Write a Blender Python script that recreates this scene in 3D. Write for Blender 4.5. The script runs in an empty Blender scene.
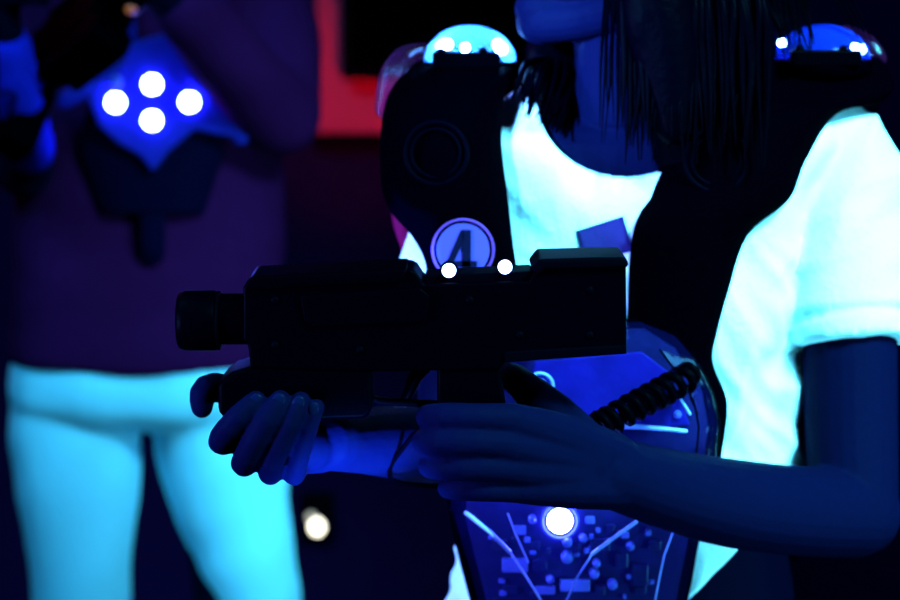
import bpy, bmesh, math, random
from mathutils import Vector as V, Matrix, noise
from mathutils.bvhtree import BVHTree
random.seed(7)
scn = bpy.context.scene
COL = scn.collection
PI = math.pi

# ------------------------------------------------------------------ camera
CAM = V((0.0, -1.6, 1.42)); PITCH = math.radians(8.2); F = 2240.0
cp, sp_ = math.cos(PITCH), math.sin(PITCH)
cam = bpy.data.cameras.new('camera'); cam_o = bpy.data.objects.new('camera', cam); COL.objects.link(cam_o)
cam_o.location = CAM; cam_o.rotation_euler = (PI/2 - PITCH, 0, 0)
cam.sensor_width = 36; cam.lens = 36*F/900; cam.clip_start = .05
cam.dof.use_dof = True; cam.dof.focus_distance = 1.50; cam.dof.aperture_fstop = 5.4
scn.camera = cam_o

def P(u, v, y):
    a = (u-450)/F; b = (300-v)/F
    d = V((a, cp + b*sp_, b*cp - sp_))
    return CAM + d*((y-CAM.y)/d.y)
def S(y): return (y-CAM.y)*1.01/F            # metres in one pixel at depth y

# ------------------------------------------------------------------ materials
def mat(name, col, rough=.5, spec=.5, metal=0., emit=None, estr=0., bump=0., bscale=60., var=0., sheen=0.):
    m = bpy.data.materials.new(name); m.use_nodes = True
    nt = m.node_tree; b = nt.nodes['Principled BSDF']
    b.inputs['Base Color'].default_value = (*col, 1); b.inputs['Roughness'].default_value = rough
    b.inputs['Specular IOR Level'].default_value = spec; b.inputs['Metallic'].default_value = metal
    if emit: b.inputs['Emission Color'].default_value = (*emit, 1); b.inputs['Emission Strength'].default_value = estr
    tc = nt.nodes.new('ShaderNodeTexCoord'); n = nt.nodes.new('ShaderNodeTexNoise')
    n.inputs['Scale'].default_value = bscale; n.inputs['Detail'].default_value = 5
    nt.links.new(tc.outputs['Object'], n.inputs['Vector'])
    if bump:
        bp = nt.nodes.new('ShaderNodeBump'); bp.inputs['Strength'].default_value = bump; bp.inputs['Distance'].default_value = .004
        nt.links.new(n.outputs['Fac'], bp.inputs['Height']); nt.links.new(bp.outputs['Normal'], b.inputs['Normal'])
    if var:
        mx = nt.nodes.new('ShaderNodeMix'); mx.data_type = 'RGBA'
        mx.inputs['A'].default_value = (*[c*(1-var) for c in col], 1); mx.inputs['B'].default_value = (*[min(1, c*(1+var)) for c in col], 1)
        nt.links.new(n.outputs['Fac'], mx.inputs['Factor']); nt.links.new(mx.outputs['Result'], b.inputs['Base Color'])
    return m
def clear_mat(name, tint, gloss=.06, rough=.08, haze=0., hazecol=(1, 1, 1), bscale=45.):
    """thin clear moulded plastic: see-through, with a fresnel gloss and a little haze"""
    m = bpy.data.materials.new(name); m.use_nodes = True; nt = m.node_tree
    nt.nodes.remove(nt.nodes['Principled BSDF']); out = nt.nodes['Material Output']
    t = nt.nodes.new('ShaderNodeBsdfTransparent'); t.inputs['Color'].default_value = (*tint, 1)
    g = nt.nodes.new('ShaderNodeBsdfGlossy'); g.inputs['Roughness'].default_value = rough
    fr = nt.nodes.new('ShaderNodeFresnel'); fr.inputs['IOR'].default_value = 1.22
    tc = nt.nodes.new('ShaderNodeTexCoord'); n = nt.nodes.new('ShaderNodeTexNoise'); n.inputs['Scale'].default_value = bscale
    bp = nt.nodes.new('ShaderNodeBump'); bp.inputs['Strength'].default_value = .25; bp.inputs['Distance'].default_value = .003
    nt.links.new(tc.outputs['Object'], n.inputs['Vector']); nt.links.new(n.outputs['Fac'], bp.inputs['Height'])
    nt.links.new(bp.outputs['Normal'], g.inputs['Normal'])
    mx = nt.nodes.new('ShaderNodeMixShader'); nt.links.new(fr.outputs[0], mx.inputs[0])
    nt.links.new(t.outputs[0], mx.inputs[1]); nt.links.new(g.outputs[0], mx.inputs[2])
    last = mx
    if haze:
        d = nt.nodes.new('ShaderNodeBsdfTranslucent'); d.inputs['Color'].default_value = (*hazecol, 1)
        d2 = nt.nodes.new('ShaderNodeBsdfDiffuse'); d2.inputs['Color'].default_value = (*hazecol, 1)
        dm = nt.nodes.new('ShaderNodeMixShader'); dm.inputs[0].default_value = .5
        nt.links.new(d.outputs[0], dm.inputs[1]); nt.links.new(d2.outputs[0], dm.inputs[2])
        m2 = nt.nodes.new('ShaderNodeMixShader'); m2.inputs[0].default_value = haze
        nt.links.new(mx.outputs[0], m2.inputs[1]); nt.links.new(dm.outputs[0], m2.inputs[2]); last = m2
    nt.links.new(last.outputs[0], out.inputs['Surface'])
    return m

M = dict(
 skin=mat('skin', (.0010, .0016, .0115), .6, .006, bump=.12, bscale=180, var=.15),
 hair=mat('hair', (.00006, .00006, .0006), .45, .004, bump=.3, bscale=90, var=.3),
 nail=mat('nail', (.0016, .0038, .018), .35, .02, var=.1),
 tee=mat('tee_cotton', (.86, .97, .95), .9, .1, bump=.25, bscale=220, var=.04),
 print=mat('tee_print', (.06, .035, .22), .85, .03, bump=.1, bscale=200, var=.1),
 black_cloth=mat('black_cloth', (.0002, .0001, .0012), .9, .003, bump=.3, bscale=140, var=.3),
 vest=mat('vest_black', (.00005, .00003, .0004), .7, .0008, bump=.25, bscale=160, var=.3),
 vest_rim=mat('vest_piping', (.0001, .0001, .0012), .5, .004, bump=.1, var=.2),
 gun=mat('gun_plastic', (.00006, .00004, .0005), .42, .004, bump=.08, bscale=260, var=.2),
 gun_rim=mat('gun_worn_plastic', (.00008, .00006, .0007), .6, .006, bump=.05, var=.2),
 screw=mat('screw_steel', (.05, .05, .09), .3, .6, .8, bump=.05, var=.1),
 led=mat('led_white', (.6, .7, 1), .3, .5, emit=(.30, .42, 1), estr=12, var=.02),
 led_hot=mat('led_hot', (.6, .7, 1), .3, .5, emit=(.08, .12, 1), estr=170, var=.02),
 led_dome=mat('led_dome', (.6, .7, 1), .3, .5, emit=(.14, .42, 1), estr=420, var=.02),
 led_dome_dim=mat('led_dome_dim', (.6, .7, 1), .3, .5, emit=(.08, .20, 1), estr=150, var=.02),
 led_warm=mat('led_amber', (.06, .015, .005), .3, .5, emit=(1, .35, .12), estr=.22, var=.02),
 lamp=mat('lamp_white', (.9, .9, .8), .3, .5, emit=(1, .93, .75), estr=5, var=.02),
 lamp_blue=mat('lamp_blue', (.2, .2, .6), .3, .5, emit=(.10, .06, 1), estr=1.2, var=.02),
 lamp_dim=mat('lamp_dim', (.9, .9, .8), .3, .5, emit=(1, .8, .6), estr=.55, var=.02),
 badge=mat('badge_blue', (.08, .045, .28), .5, .03, bump=.05, var=.06),
 badge_ring=mat('badge_ring', (.16, .035, .22), .5, .03, bump=.05, var=.06),
 badge_ink=mat('badge_ink', (.002, .002, .012), .5, .05, var=.1),
 pcb=mat('circuit_board', (.006, .005, .035), .4, .15, bump=.15, bscale=120, var=.5),
 chip=mat('chip_plastic', (.006, .006, .035), .35, .2, bump=.1, var=.3),
 comp=mat('component_pale', (.09, .10, .36), .35, .3, bump=.1, var=.3),
 forearm_light=mat('blue_forearm_light', (.010, .012, .42), .85, .02, bump=.3, var=.4),  # blue light on his forearm, put into a cloth colour
 bvest=mat('blurred_vest_cloth', (.002, .001, .012), .8, .01, bump=.2, var=.3),
 blueplate=mat('blue_inner_plate', (.010, .005, .11), .45, .05, bump=.5, bscale=30, var=.9),
 rib=mat('edge_glint_rib', (.45, .55, .8), .25, .6, bump=.1, var=.1),  # pale colour stands in for clear plastic edges catching light
 cord=mat('cord_rubber', (.00006, .00005, .0005), .5, .004, bump=.05, var=.2),
 clear=clear_mat('clear_cover', (.80, .82, 1), haze=.015, hazecol=(.06, .08, 1)),
 dome=clear_mat('dome_plastic', (.75, .85, 1), haze=.34, hazecol=(.16, .46, 1), bscale=25),
 dome_dim=clear_mat('dome_plastic_dim', (.6, .7, 1), haze=.22, hazecol=(.03, .10, .9), bscale=25),  # dimmer copy of the dome plastic, weaker light put into its haze
 lens=clear_mat('red_lit_side_lens', (.75, .6, .8), haze=.15, hazecol=(.25, .015, .10), bscale=25),  # red light from behind is put into the haze colour
 shirt=mat('purple_shirt', (.045, .0030, .034), .9, .002, bump=.3, bscale=60, var=.2),
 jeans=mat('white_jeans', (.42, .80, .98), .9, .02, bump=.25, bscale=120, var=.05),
 wall=mat('wall_paint', (.013, .0018, .030), .9, .03, bump=.2, bscale=20, var=.3),
 floor=mat('floor_carpet', (.003, .001, .006), .95, .02, bump=.5, bscale=200, var=.4),
 red=mat('red_panel', (.62, .030, .10), .7, .2, bump=.1, bscale=20, var=.12),
 red_edge_light=mat('red_edge_light', (.22, .004, .05), .5, .02, bump=.1, var=.2),  # red light on the vest edge, put into the base colour
 black=mat('black_box', (.0006, .0004, .002), .6, .02, bump=.1, var=.2),
 bplate=mat('blurred_vest_plate', (.018, .014, .26), .5, .02, bump=.3, bscale=30, var=.4),
)

# ------------------------------------------------------------------ object helpers
WL = {}
def link(o, parent=None):
    COL.objects.link(o)
    if parent: o.parent = parent
    return o
def thing(name, label, cat, loc, group=None):
    o = bpy.data.objects.new(name, None); o.empty_display_size = .05; link(o)
    o.location = loc; WL[o] = V(loc); o['label'] = label; o['category'] = cat; o['kind'] = 'thing'
    if group: o['group'] = group
    return o
def root_of(o):
    while o.parent: o = o.parent
    return o
def mesh_from(bm, name, smooth=True):
    bmesh.ops.recalc_face_normals(bm, faces=bm.faces[:])
    me = bpy.data.meshes.new(name); bm.to_mesh(me); bm.free()
    if smooth:
        for p in me.polygons: p.use_smooth = True
    return me
def obj(name, bm, m, parent=None, base=None, smooth=True, bevel=0, label=None, cat=None, kind=None, auto=True):
    """links a bmesh (or mesh) given in world coordinates as ONE object"""
    me = bm if isinstance(bm, bpy.types.Mesh) else mesh_from(bm, name, smooth)
    me.name = name
    o = bpy.data.objects.new(name, me); link(o, parent)
    if parent: off = WL[root_of(parent)]
    else:
        off = V(base) if base is not None else V((0, 0, 0)); o.location = off; WL[o] = off
    me.transform(Matrix.Translation(-off))
    me.materials.append(M[m] if isinstance(m, str) else m)
    if bevel:
        b = o.modifiers.new('bevel', 'BEVEL'); b.width = bevel; b.segments = 2; b.limit_method = 'ANGLE'; b.angle_limit = math.radians(35)
        if smooth and auto:
            w = o.modifiers.new('wn', 'WEIGHTED_NORMAL'); w.keep_sharp = False
    if label: o['label'] = label
    if cat: o['category'] = cat
    if kind: o['kind'] = kind
    return o
def copy_tree(o, parent=None):
    c = o.copy(); link(c); c.parent = parent
    for ch in list(o.children): copy_tree(ch, c)
    return c

# ------------------------------------------------------------------ shape helpers (world coordinates)
def loft(bm, rings, cap=True):
    vs = [[bm.verts.new(p) for p in r] for r in rings]
    n = len(vs[0])
    for a, b in zip(vs, vs[1:]):
        for i in range(n): bm.faces.new((a[i], a[(i+1) % n], b[(i+1) % n], b[i]))
    if cap:
        for r in (vs[0], vs[-1]):
            c = bm.verts.new(sum((x.co for x in r), V())/n)
            for i in range(n): bm.faces.new((r[i], r[(i+1) % n], c))
def catmull(pts, n):
    out = []
    p = [pts[0]] + list(pts) + [pts[-1]]
    for i in range(1, len(p)-2):
        for k in range(n):
            t = k/n
            out.append(.5*((2*p[i]) + (p[i+1]-p[i-1])*t + (2*p[i-1]-5*p[i]+4*p[i+1]-p[i+2])*t*t + (3*p[i]-p[i-1]-3*p[i+1]+p[i+2])*t**3))
    out.append(pts[-1]); return out
def tube(bm, pts, rad, seg=14, smooth=0, flat=1., axis=None, caps=True):
    """tapered limb with round ends; flat squashes the section along axis"""
    pts = [V(p) for p in pts]; rad = list(rad) if hasattr(rad, '__len__') else [rad]*len(pts)
    if smooth:
        rad = [x[0] for x in catmull([V((r, 0, 0)) for r in rad], smooth)]; pts = catmull(pts, smooth)
    tans = []
    for i in range(len(pts)):
        t = pts[min(i+1, len(pts)-1)] - pts[max(i-1, 0)]; tans.append(t.normalized())
    up = V((0, 0, 1)) if abs(tans[0].z) < .9 else V((0, 1, 0))
    nrm = (up - tans[0]*up.dot(tans[0])).normalized()
    sec = []
    if caps:
        for a in (80, 55, 30): sec.append((pts[0]-tans[0]*rad[0]*math.sin(math.radians(a)), rad[0]*math.cos(math.radians(a)), tans[0]))
    for p, r, t in zip(pts, rad, tans): sec.append((p, r, t))
    if caps:
        for a in (30, 55, 80): sec.append((pts[-1]+tans[-1]*rad[-1]*math.sin(math.radians(a)), rad[-1]*math.cos(math.radians(a)), tans[-1]))
    rings = []
    for p, r, t in sec:
        nrm = (nrm - t*nrm.dot(t)).normalized(); bn = t.cross(nrm)
        ring = []
        for k in range(seg):
            a = 2*PI*k/seg; d = (nrm*math.cos(a)+bn*math.sin(a))*r
            if axis is not None: d -= axis*(d.dot(axis))*(1-flat)
            ring.append(p+d)
        rings.append(ring)
    loft(bm, rings)
def ellipsoid(bm, c, r, rot=None, seg=20, rings=12, lo=-90):
    rr = []
    for j in range(1, rings):
        la = math.radians(lo + (90-lo)*j/rings)
        ring = []
        for k in range(seg):
            a = 2*PI*k/seg
            d = V((r[0]*math.cos(la)*math.cos(a), r[1]*math.cos(la)*math.sin(a), r[2]*math.sin(la)))
            if rot: d = rot @ d
            ring.append(V(c)+d)
        rr.append(ring)
    loft(bm, rr)
def dome(bm, c, r, axis=V((0, 0, 1)), seg=24, rings=8):
    q = V((0, 0, 1)).rotation_difference(axis).to_matrix(); rr = []
    for j in range(rings):
        la = PI/2*j/rings
        rr.append([V(c)+q @ V((r[0]*math.cos(la)*math.cos(2*PI*k/seg), r[1]*math.cos(la)*math.sin(2*PI*k/seg), r[2]*math.sin(la))) for k in range(seg)])
    loft(bm, rr)
def box(bm, c, s, rot=None):
    vs = []
    for z in (-1, 1):
        for y in (-1, 1):
            for x in (-1, 1):
                d = V((x*s[0]/2, y*s[1]/2, z*s[2]/2)); vs.append(bm.verts.new(V(c)+(rot @ d if rot else d)))
    for f in ((0, 1, 3, 2), (4, 6, 7, 5), (0, 4, 5, 1), (2, 3, 7, 6), (0, 2, 6, 4), (1, 5, 7, 3)): bm.faces.new([vs[i] for i in f])
def prism(bm, poly, y0, y1, inset=0):
    """side outline in pixels at depth y0, pushed back to y1 with parallel sides"""
    a = [P(u, v, y0) for u, v in poly]
    fa = [bm.verts.new(p) for p in a]; fb = [bm.verts.new(V((p.x, y1, p.z))) for p in a]
    n = len(a)
    bm.faces.new(fa); bm.faces.new(fb[::-1])
    for i in range(n): bm.faces.new((fa[i], fb[i], fb[(i+1) % n], fa[(i+1) % n]))
def cyl(bm, a, b, r0, r1=None, seg=20):
    a, b = V(a), V(b); r1 = r0 if r1 is None else r1
    t = (b-a).normalized(); up = V((0, 0, 1)) if abs(t.z) < .9 else V((1, 0, 0))
    n = (up-t*up.dot(t)).normalized(); q = t.cross(n)
    loft(bm, [[p+(n*math.cos(2*PI*k/seg)+q*math.sin(2*PI*k/seg))*r for k in range(seg)] for p, r in ((a, r0), (b, r1))])
def torus(bm, c, r, t, n=V((0, -1, 0)), seg=32, s2=8, ez=1.):
    q = V((0, 0, 1)).rotation_difference(n).to_matrix(); rings = []
    for k in range(seg):
        a = 2*PI*k/seg
        rings.append([V(c)+q @ V(((r+t*math.cos(b))*math.cos(a), (r+t*math.cos(b))*math.sin(a)*ez, t*math.sin(b))) for b in [2*PI*j/s2 for j in range(s2)]])
    vs = [[bm.verts.new(p) for p in r_] for r_ in rings]
    for i in range(seg):
        for j in range(s2): bm.faces.new((vs[i][j], vs[(i+1) % seg][j], vs[(i+1) % seg][(j+1) % s2], vs[i][(j+1) % s2]))
def panel(bm, rows, thick, ncol=20, sub=4, soft=.012, nrow=None):
    """curved padded panel; rows are (v, uL, uR, depth, bow)"""
    rr = catmull([V(r[:3]) for r in rows], sub); yy = catmull([V((r[3], r[4], 0)) for r in rows], sub)
    fr, bk = [], []
    for r, y in zip(rr, yy):
        a, b = [], []
        for k in range(ncol+1):
            t = -1+2*k/ncol
            t = math.copysign(1-(1-abs(t))**1.5, t)
            yb = y.x + y.y*t*t
            e = soft*(abs(t)**6)
            u = r.y + (r.z-r.y)*(t+1)/2
            p = P(u, r.x, yb+e); a.append(bm.verts.new(p)); b.append(bm.verts.new(P(u, r.x, yb+thick+max(0, e-thick*.5))))
        fr.append(a); bk.append(b)
    n = len(fr)
    for i in range(n-1):
        for k in range(ncol):
            bm.faces.new((fr[i][k], fr[i][k+1], fr[i+1][k+1], fr[i+1][k])); bm.faces.new((bk[i][k], bk[i+1][k], bk[i+1][k+1], bk[i][k+1]))
        bm.faces.new((fr[i][0], fr[i+1][0], bk[i+1][0], bk[i][0])); bm.faces.new((fr[i][-1], bk[i][-1], bk[i+1][-1], fr[i+1][-1]))
    for k in range(ncol):
        bm.faces.new((fr[0][k], bk[0][k], bk[0][k+1], fr[0][k+1])); bm.faces.new((fr[-1][k], fr[-1][k+1], bk[-1][k+1], bk[-1][k]))
def fuse(bm, voxel, smooth=3, name='fused'):
    """union of overlapping closed shapes into one continuous skin"""
    bmesh.ops.recalc_face_normals(bm, faces=bm.faces[:])
    me = bpy.data.meshes.new(name); bm.to_mesh(me); bm.free()
    o = bpy.data.objects.new(name, me); link(o)
    r = o.modifiers.new('r', 'REMESH'); r.mode = 'VOXEL'; r.voxel_size = voxel; r.use_smooth_shade = True
    if smooth:
        s = o.modifiers.new('s', 'SMOOTH'); s.factor = .5; s.iterations = smooth
    dg = bpy.context.evaluated_depsgraph_get()
    out = bpy.data.meshes.new_from_object(o.evaluated_get(dg))
    bpy.data.objects.remove(o); bpy.data.meshes.remove(me)
    return out
def ring_torso(bm, rows, yc, seg=36, p=2.4):
    """super-ellipse torso from rows (v, uL, uR, half depth, depth of centre)"""
    rings = []
    rr = catmull([V(r[:3]) for r in rows], 3); dd = catmull([V((r[3], r[4], 0)) for r in rows], 3)
    for r, d in zip(rr, dd):
        c = (r.y+r.z)/2; L = P(r.y, r.x, d.y); R = P(r.z, r.x, d.y); C = (L+R)/2; hx = (R.x-L.x)/2
        ring = []
        for k in range(seg):
            a = 2*PI*k/seg; ca, sa = math.cos(a), math.sin(a)
            ring.append(C+V((hx*math.copysign(abs(ca)**(2/p), ca), d.x*math.copysign(abs(sa)**(2/p), sa), 0)))
        rings.append(ring)
    loft(bm, rings)

# ================================================================== SETTING
def wall(name, c, s, m='wall'):
    bm = bmesh.new(); box(bm, c, s); obj(name, bm, m, smooth=False, kind='structure')
X0, X1, Y0, Y1, H = -2.2, 2.4, -2.6, 2.5, 2.75
wall('floor', ((X0+X1)/2, (Y0+Y1)/2, -.05), (X1-X0+.2, Y1-Y0+.2, .1), 'floor')
wall('ceiling', ((X0+X1)/2, (Y0+Y1)/2, H+.05), (X1-X0+.2, Y1-Y0+.2, .1))
wall('wall_back', ((X0+X1)/2, Y1+.05, H/2), (X1-X0, .1, H))
wall('wall_front', ((X0+X1)/2, Y0-.05, H/2), (X1-X0, .1, H))
wall('wall_left', (X0-.05, (Y0+Y1)/2, H/2), (.1, Y1-Y0, H))
wall('wall_right', (X1+.05, (Y0+Y1)/2, H/2), (.1, Y1-Y0, H))

# red panel on the back wall with a black screen hung in front of it
a = P(317, 133, 2.47); b = P(440, -330, 2.47)
t = thing('red_panel', 'red lit panel on the far wall behind the black screen', 'wall panel', ((a.x+b.x)/2, 2.5, a.z))
bm = bmesh.new(); box(bm, ((a.x+b.x)/2, 2.485, (a.z+b.z)/2), (b.x-a.x, .03, b.z-a.z)); obj('board', bm, 'red', t, smooth=False, bevel=.004)
bm = bmesh.new(); box(bm, ((a.x+b.x)/2, 2.48, a.z-.012), (b.x-a.x+.02, .04, .02)); obj('bottom_rail', bm, 'black', t, smooth=False)
a = P(341, 80, 2.40); b = P(560, -300, 2.40)
t = thing('screen', 'black rectangular screen hung in front of the red panel', 'screen', ((a.x+b.x)/2, 2.5, a.z))
bm = bmesh.new(); box(bm, ((a.x+b.x)/2, 2.42, (a.z+b.z)/2), (b.x-a.x, .04, b.z-a.z)); obj('casing', bm, 'black', t, smooth=False, bevel=.004)
bm = bmesh.new(); box(bm, ((a.x+b.x)/2, 2.398, (a.z+b.z)/2), (b.x-a.x-.03, .006, b.z-a.z-.03)); obj('display', bm, 'gun', t, smooth=False)
bm = bmesh.new(); box(bm, (P(470, 0, 2.45).x, 2.455, (a.z+b.z)/2), (.08, .03, .2)); obj('bracket', bm, 'black', t, smooth=False)
# little twin lamp low on the far wall
c = P(317, 527, 2.44)
t = thing('wall_lamp', 'small glowing twin-bulb white lamp low on the dark far wall', 'lamp', (c.x, 2.5, c.z))
bm = bmesh.new(); box(bm, (c.x, 2.485, c.z+.01), (.06, .03, .09)); obj('back_box', bm, 'black', t, smooth=False, bevel=.004)
bm = bmesh.new(); ellipsoid(bm, c, (.012, .012, .014)); obj('bulb', bm, 'lamp', t)
c2 = P(311, 517, 2.45); bm = bmesh.new(); ellipsoid(bm, c2, (.007, .008, .007)); obj('bulb', bm, 'lamp_dim', t)
bm = bmesh.new(); cyl(bm, c+V((0, .005, 0)), c+V((0, .045, 0)), .014, .018); cyl(bm, c2, c2+V((0, .04, 0)), .009, .012); obj('socket', bm, 'black', t)

# ================================================================== GIRL IN FRONT
TC = .20                                             # depth of her trunk
def jb(lst): return [P(*x) for x in lst]
body = bmesh.new()
torso_rows = [(70, 585, 700, .040, .205), (92, 545, 760, .055, .205), (112, 508, 795, .066, .205), (138, 474, 825, .078, .20), (200, 478, 800, .086, .20), (300, 486, 783, .090, .20),
              (400, 492, 778, .084, .20), (470, 490, 775, .084, .20), (540, 480, 785, .088, .20), (640, 465, 800, .092, .20), (720, 470, 795, .088, .20)]
ring_torso(body, torso_rows, TC)
# neck and head, turned to her right
tube(body, jb([(648, 175, .20), (640, 110, .19), (634, 40, .178), (640, -40, .175)]), [.062, .050, .048, .055], 24, 4)
HD = V((-math.cos(.42), -math.sin(.42), 0)); HS = V((-HD.y, HD.x, 0)); HR = Matrix((HD, HS, V((0, 0, 1)))).transposed()   # face direction, her side
HC = P(628, -105, .165)
def hp(f, s, z): return HC + HD*f + HS*s + V((0, 0, z))
ellipsoid(body, hp(-.012, 0, .035), (.092, .072, .085), HR, 28, 16)
ellipsoid(body, hp(.035, 0, -.03), (.052, .060, .075), HR, 28, 16)
CHIN = P(541, 21.5, .133)
tube(body, [CHIN, CHIN+V((0, 0, .01))], [.0185, .021], 18)
ellipsoid(body, hp(.040, 0, -.058), (.046, .047, .050), HR, 28, 16)
for s in (-1, 1):
    tube(body, [CHIN+HS*s*.006, CHIN-HD*.030+HS*s*.028+V((0, 0, .006)), hp(.004, s*.046, -.072), hp(-.006, s*.054, -.02)], [.017, .0175, .019, .020], 16, 4)
ellipsoid(body, CHIN-HD*.030+V((0, 0, .010)), (.036, .034, .026), HR)
ellipsoid(body, CHIN-HD*.014+V((0, 0, .028)), (.020, .026, .026), HR)
tube(body, jb([(610, 5, .135), (611, 52, .145), (618, 105, .160)]), [.024, .026, .036], 18, 4)
ellipsoid(body, hp(.082, 0, -.047), (.012, .024, .006), HR); ellipsoid(body, hp(.080, 0, -.058), (.012, .021, .007), HR)   # lips
tube(body, [hp(.082, 0, .028), hp(.096, 0, -.002), hp(.104, 0, -.018)], [.008, .009, .011], 12, 3)                              # nose
for s in (-1, 1):
    ellipsoid(body, hp(.092, s*.011, -.021), (.010, .008, .007), HR)
    ellipsoid(body, hp(.074, s*.031, .022), (.010, .013, .009), HR)                                                            # eyes
    ellipsoid(body, hp(-.012, s*.074, -.005), (.018, .006, .030), HR)                                                          # ears
# her left arm (towards the right of the picture) and the trigger hand
tube(body, jb([(815, 150, .20), (838, 175, .192), (848, 300, .154), (851, 420, .128), (854, 508, .105)]), [.038, .037, .0375, .0365, .0345], 22, 4)
tube(body, jb([(856, 512, .105), (800, 511, .07), (730, 503, .025), (660, 487, -.02), (605, 470, -.062)]), [.0355, .0345, .0330, .0285, .0250], 22, 4)
W = P(605, 470, -.066)
def finger(pts, rads, b=body): tube(b, jb(pts), rads, 14, 2)
for (mu, mv, my, r0) in ((512, 420, -.112, .0118), (508, 445, -.115, .0118), (510, 468, -.112, .0115), (520, 488, -.104, .0110)):
    tube(body, [P(615, 472+(mv-455)*.35, -.060), P(565, 462+(mv-455)*.7, -.088), P(mu, mv, my)], [.019, .0165, r0], 14, 2)
ellipsoid(body, P(555, 462, -.082), (.040, .017, .030), None)
finger([(514, 419, -.112), (478, 417, -.121), (447, 417, -.118), (428, 417, -.098), (432, 418, -.070)], [.0112, .0095, .0100, .0088, .0080])
finger([(510, 444, -.115), (474, 442, -.124), (443, 442, -.121), (424, 442, -.098), (432, 443, -.066)], [.0112, .0098, .0102, .0090, .0080])
finger([(512, 468, -.112), (478, 467, -.121), (449, 467, -.118), (430, 466, -.096), (438, 466, -.066)], [.0110, .0094, .0098, .0086, .0078])
finger([(520, 489, -.104), (490, 490, -.113), (466, 489, -.110), (448, 488, -.092), (454, 487, -.068)], [.0100, .0082, .0085, .0076, .0068])
finger([(590, 452, -.062), (553, 415, -.066), (524, 386, -.058), (505, 375, -.034), (476, 377, -.024)], [.0185, .0165, .0115, .0100, .0085])
# her right arm (to the left of the picture) and the hand under the fore-end
tube(body, jb([(478, 150, .20), (460, 175, .195), (462, 300, .165), (463, 400, .135), (462, 452, .118)]), [.038, .037, .037, .036, .034], 22, 4)
tube(body, jb([(464, 452, .120), (430, 446, .07), (395, 442, .020), (362, 441, -.025), (334, 443, -.060)]), [.034, .0315, .0275, .0235, .0200], 22, 4)
for (mu, mv, my, r0) in ((244, 436, -.068, .0120), (260, 447, -.070, .0120), (278, 455, -.072, .0115), (296, 459, -.076, .0110)):
    tube(body, [P(334, 443+(mv-450)*.4, -.060), P((334+mu)/2, (447+mv)/2, -.066), P(mu, mv, my)], [.0165, .0150, r0], 14, 2)
ellipsoid(body, P(302, 448, -.072), (.024, .020, .018), None)
finger([(240, 436, -.070), (223, 443, -.096), (222, 437, -.115), (239, 416, -.124), (256, 401, -.117)], [.0102, .0086, .0087, .0081, .0072])
finger([(260, 451, -.072), (244, 465, -.100), (246, 456, -.117), (266, 420, -.126), (280, 400, -.118)], [.0102, .0085, .0086, .0079, .0071])
finger([(280, 459, -.074), (270, 474, -.098), (272, 464, -.114), (289, 424, -.123), (300.5, 401, -.117)], [.0098, .0081, .0082, .0073, .0068])
finger([(299, 462, -.078), (294, 476, -.094), (297, 465, -.106), (309, 428, -.117), (316.5, 407, -.114)], [.0092, .0072, .0073, .0062, .0058])
finger([(318, 440, -.050), (285, 425, -.036), (250, 398, -.036), (214, 387, -.050), (203, 394, -.056), (202, 407, -.058)], [.0165, .0150, .0115, .0105, .0098, .0080])
# legs (inside the trousers)
hipz = P(640, 690, TC).z; cx = P(640, 600, TC).x
for s in (-1, 1):
    tube(body, [(cx+s*.075, TC, hipz), (cx+s*.085, TC-.01, .47), (cx+s*.09, TC+.01, .09)], [.075, .050, .036], 18, 5)
    tube(body, [(cx+s*.092, TC+.03, .045), (cx+s*.105, TC-.12, .032)], [.032, .024], 14)
me = fuse(body, .0017, 2, 'person')
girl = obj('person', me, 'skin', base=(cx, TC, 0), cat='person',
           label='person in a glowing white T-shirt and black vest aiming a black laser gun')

# nails
def nail(u, v, y, r, ang, nm='fingernail'):
    bm = bmesh.new(); c = P(u, v, y)
    rot = Matrix.Rotation(ang, 3, 'Y')
    ellipsoid(bm, c, (r*.72, .0016, r), rot, 14, 8); obj(nm, bm, 'nail', girl)
for u, v, y, r, a_ in ((255, 402, -.1235, .0066, .6), (278, 402, -.1248, .0066, .5), (298, 404, -.1235, .0062, .4), (313.5, 409, -.1205, .0052, .25)): nail(u, v, y, r, a_)

# ---- T-shirt
tee = bmesh.new()
tee_rows = [(74, 560, 725, .050, .205), (90, 520, 780, .066, .205), (110, 494, 808, .080, .205), (140, 455, 846, .091, .20), (200, 470, 816, .098, .20), (300, 474, 806, .102, .20),
            (380, 478, 805, .098, .20), (440, 474, 804, .098, .20), (500, 476, 800, .102, .20), (560, 464, 800, .106, .20), (640, 448, 806, .110, .20), (700, 440, 806, .110, .20)]
ring_torso(tee, tee_rows, TC, 44)
SL = jb([(800, 162, .20), (836, 168, .198), (844, 255, .166), (853, 343, .142)])
tube(tee, SL, [.0515, .0485, .0475, .0470], 28, 5, caps=False); ellipsoid(tee, SL[1]+V((0, 0, .004)), (.0475, .0475, .044))
SR = jb([(500, 160, .20), (468, 172, .198), (464, 250, .182), (463, 330, .160)])
tube(tee, SR, [.050, .046, .0450, .0450], 28, 5)
me = fuse(tee, .0034, 5, 'tee')
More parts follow.
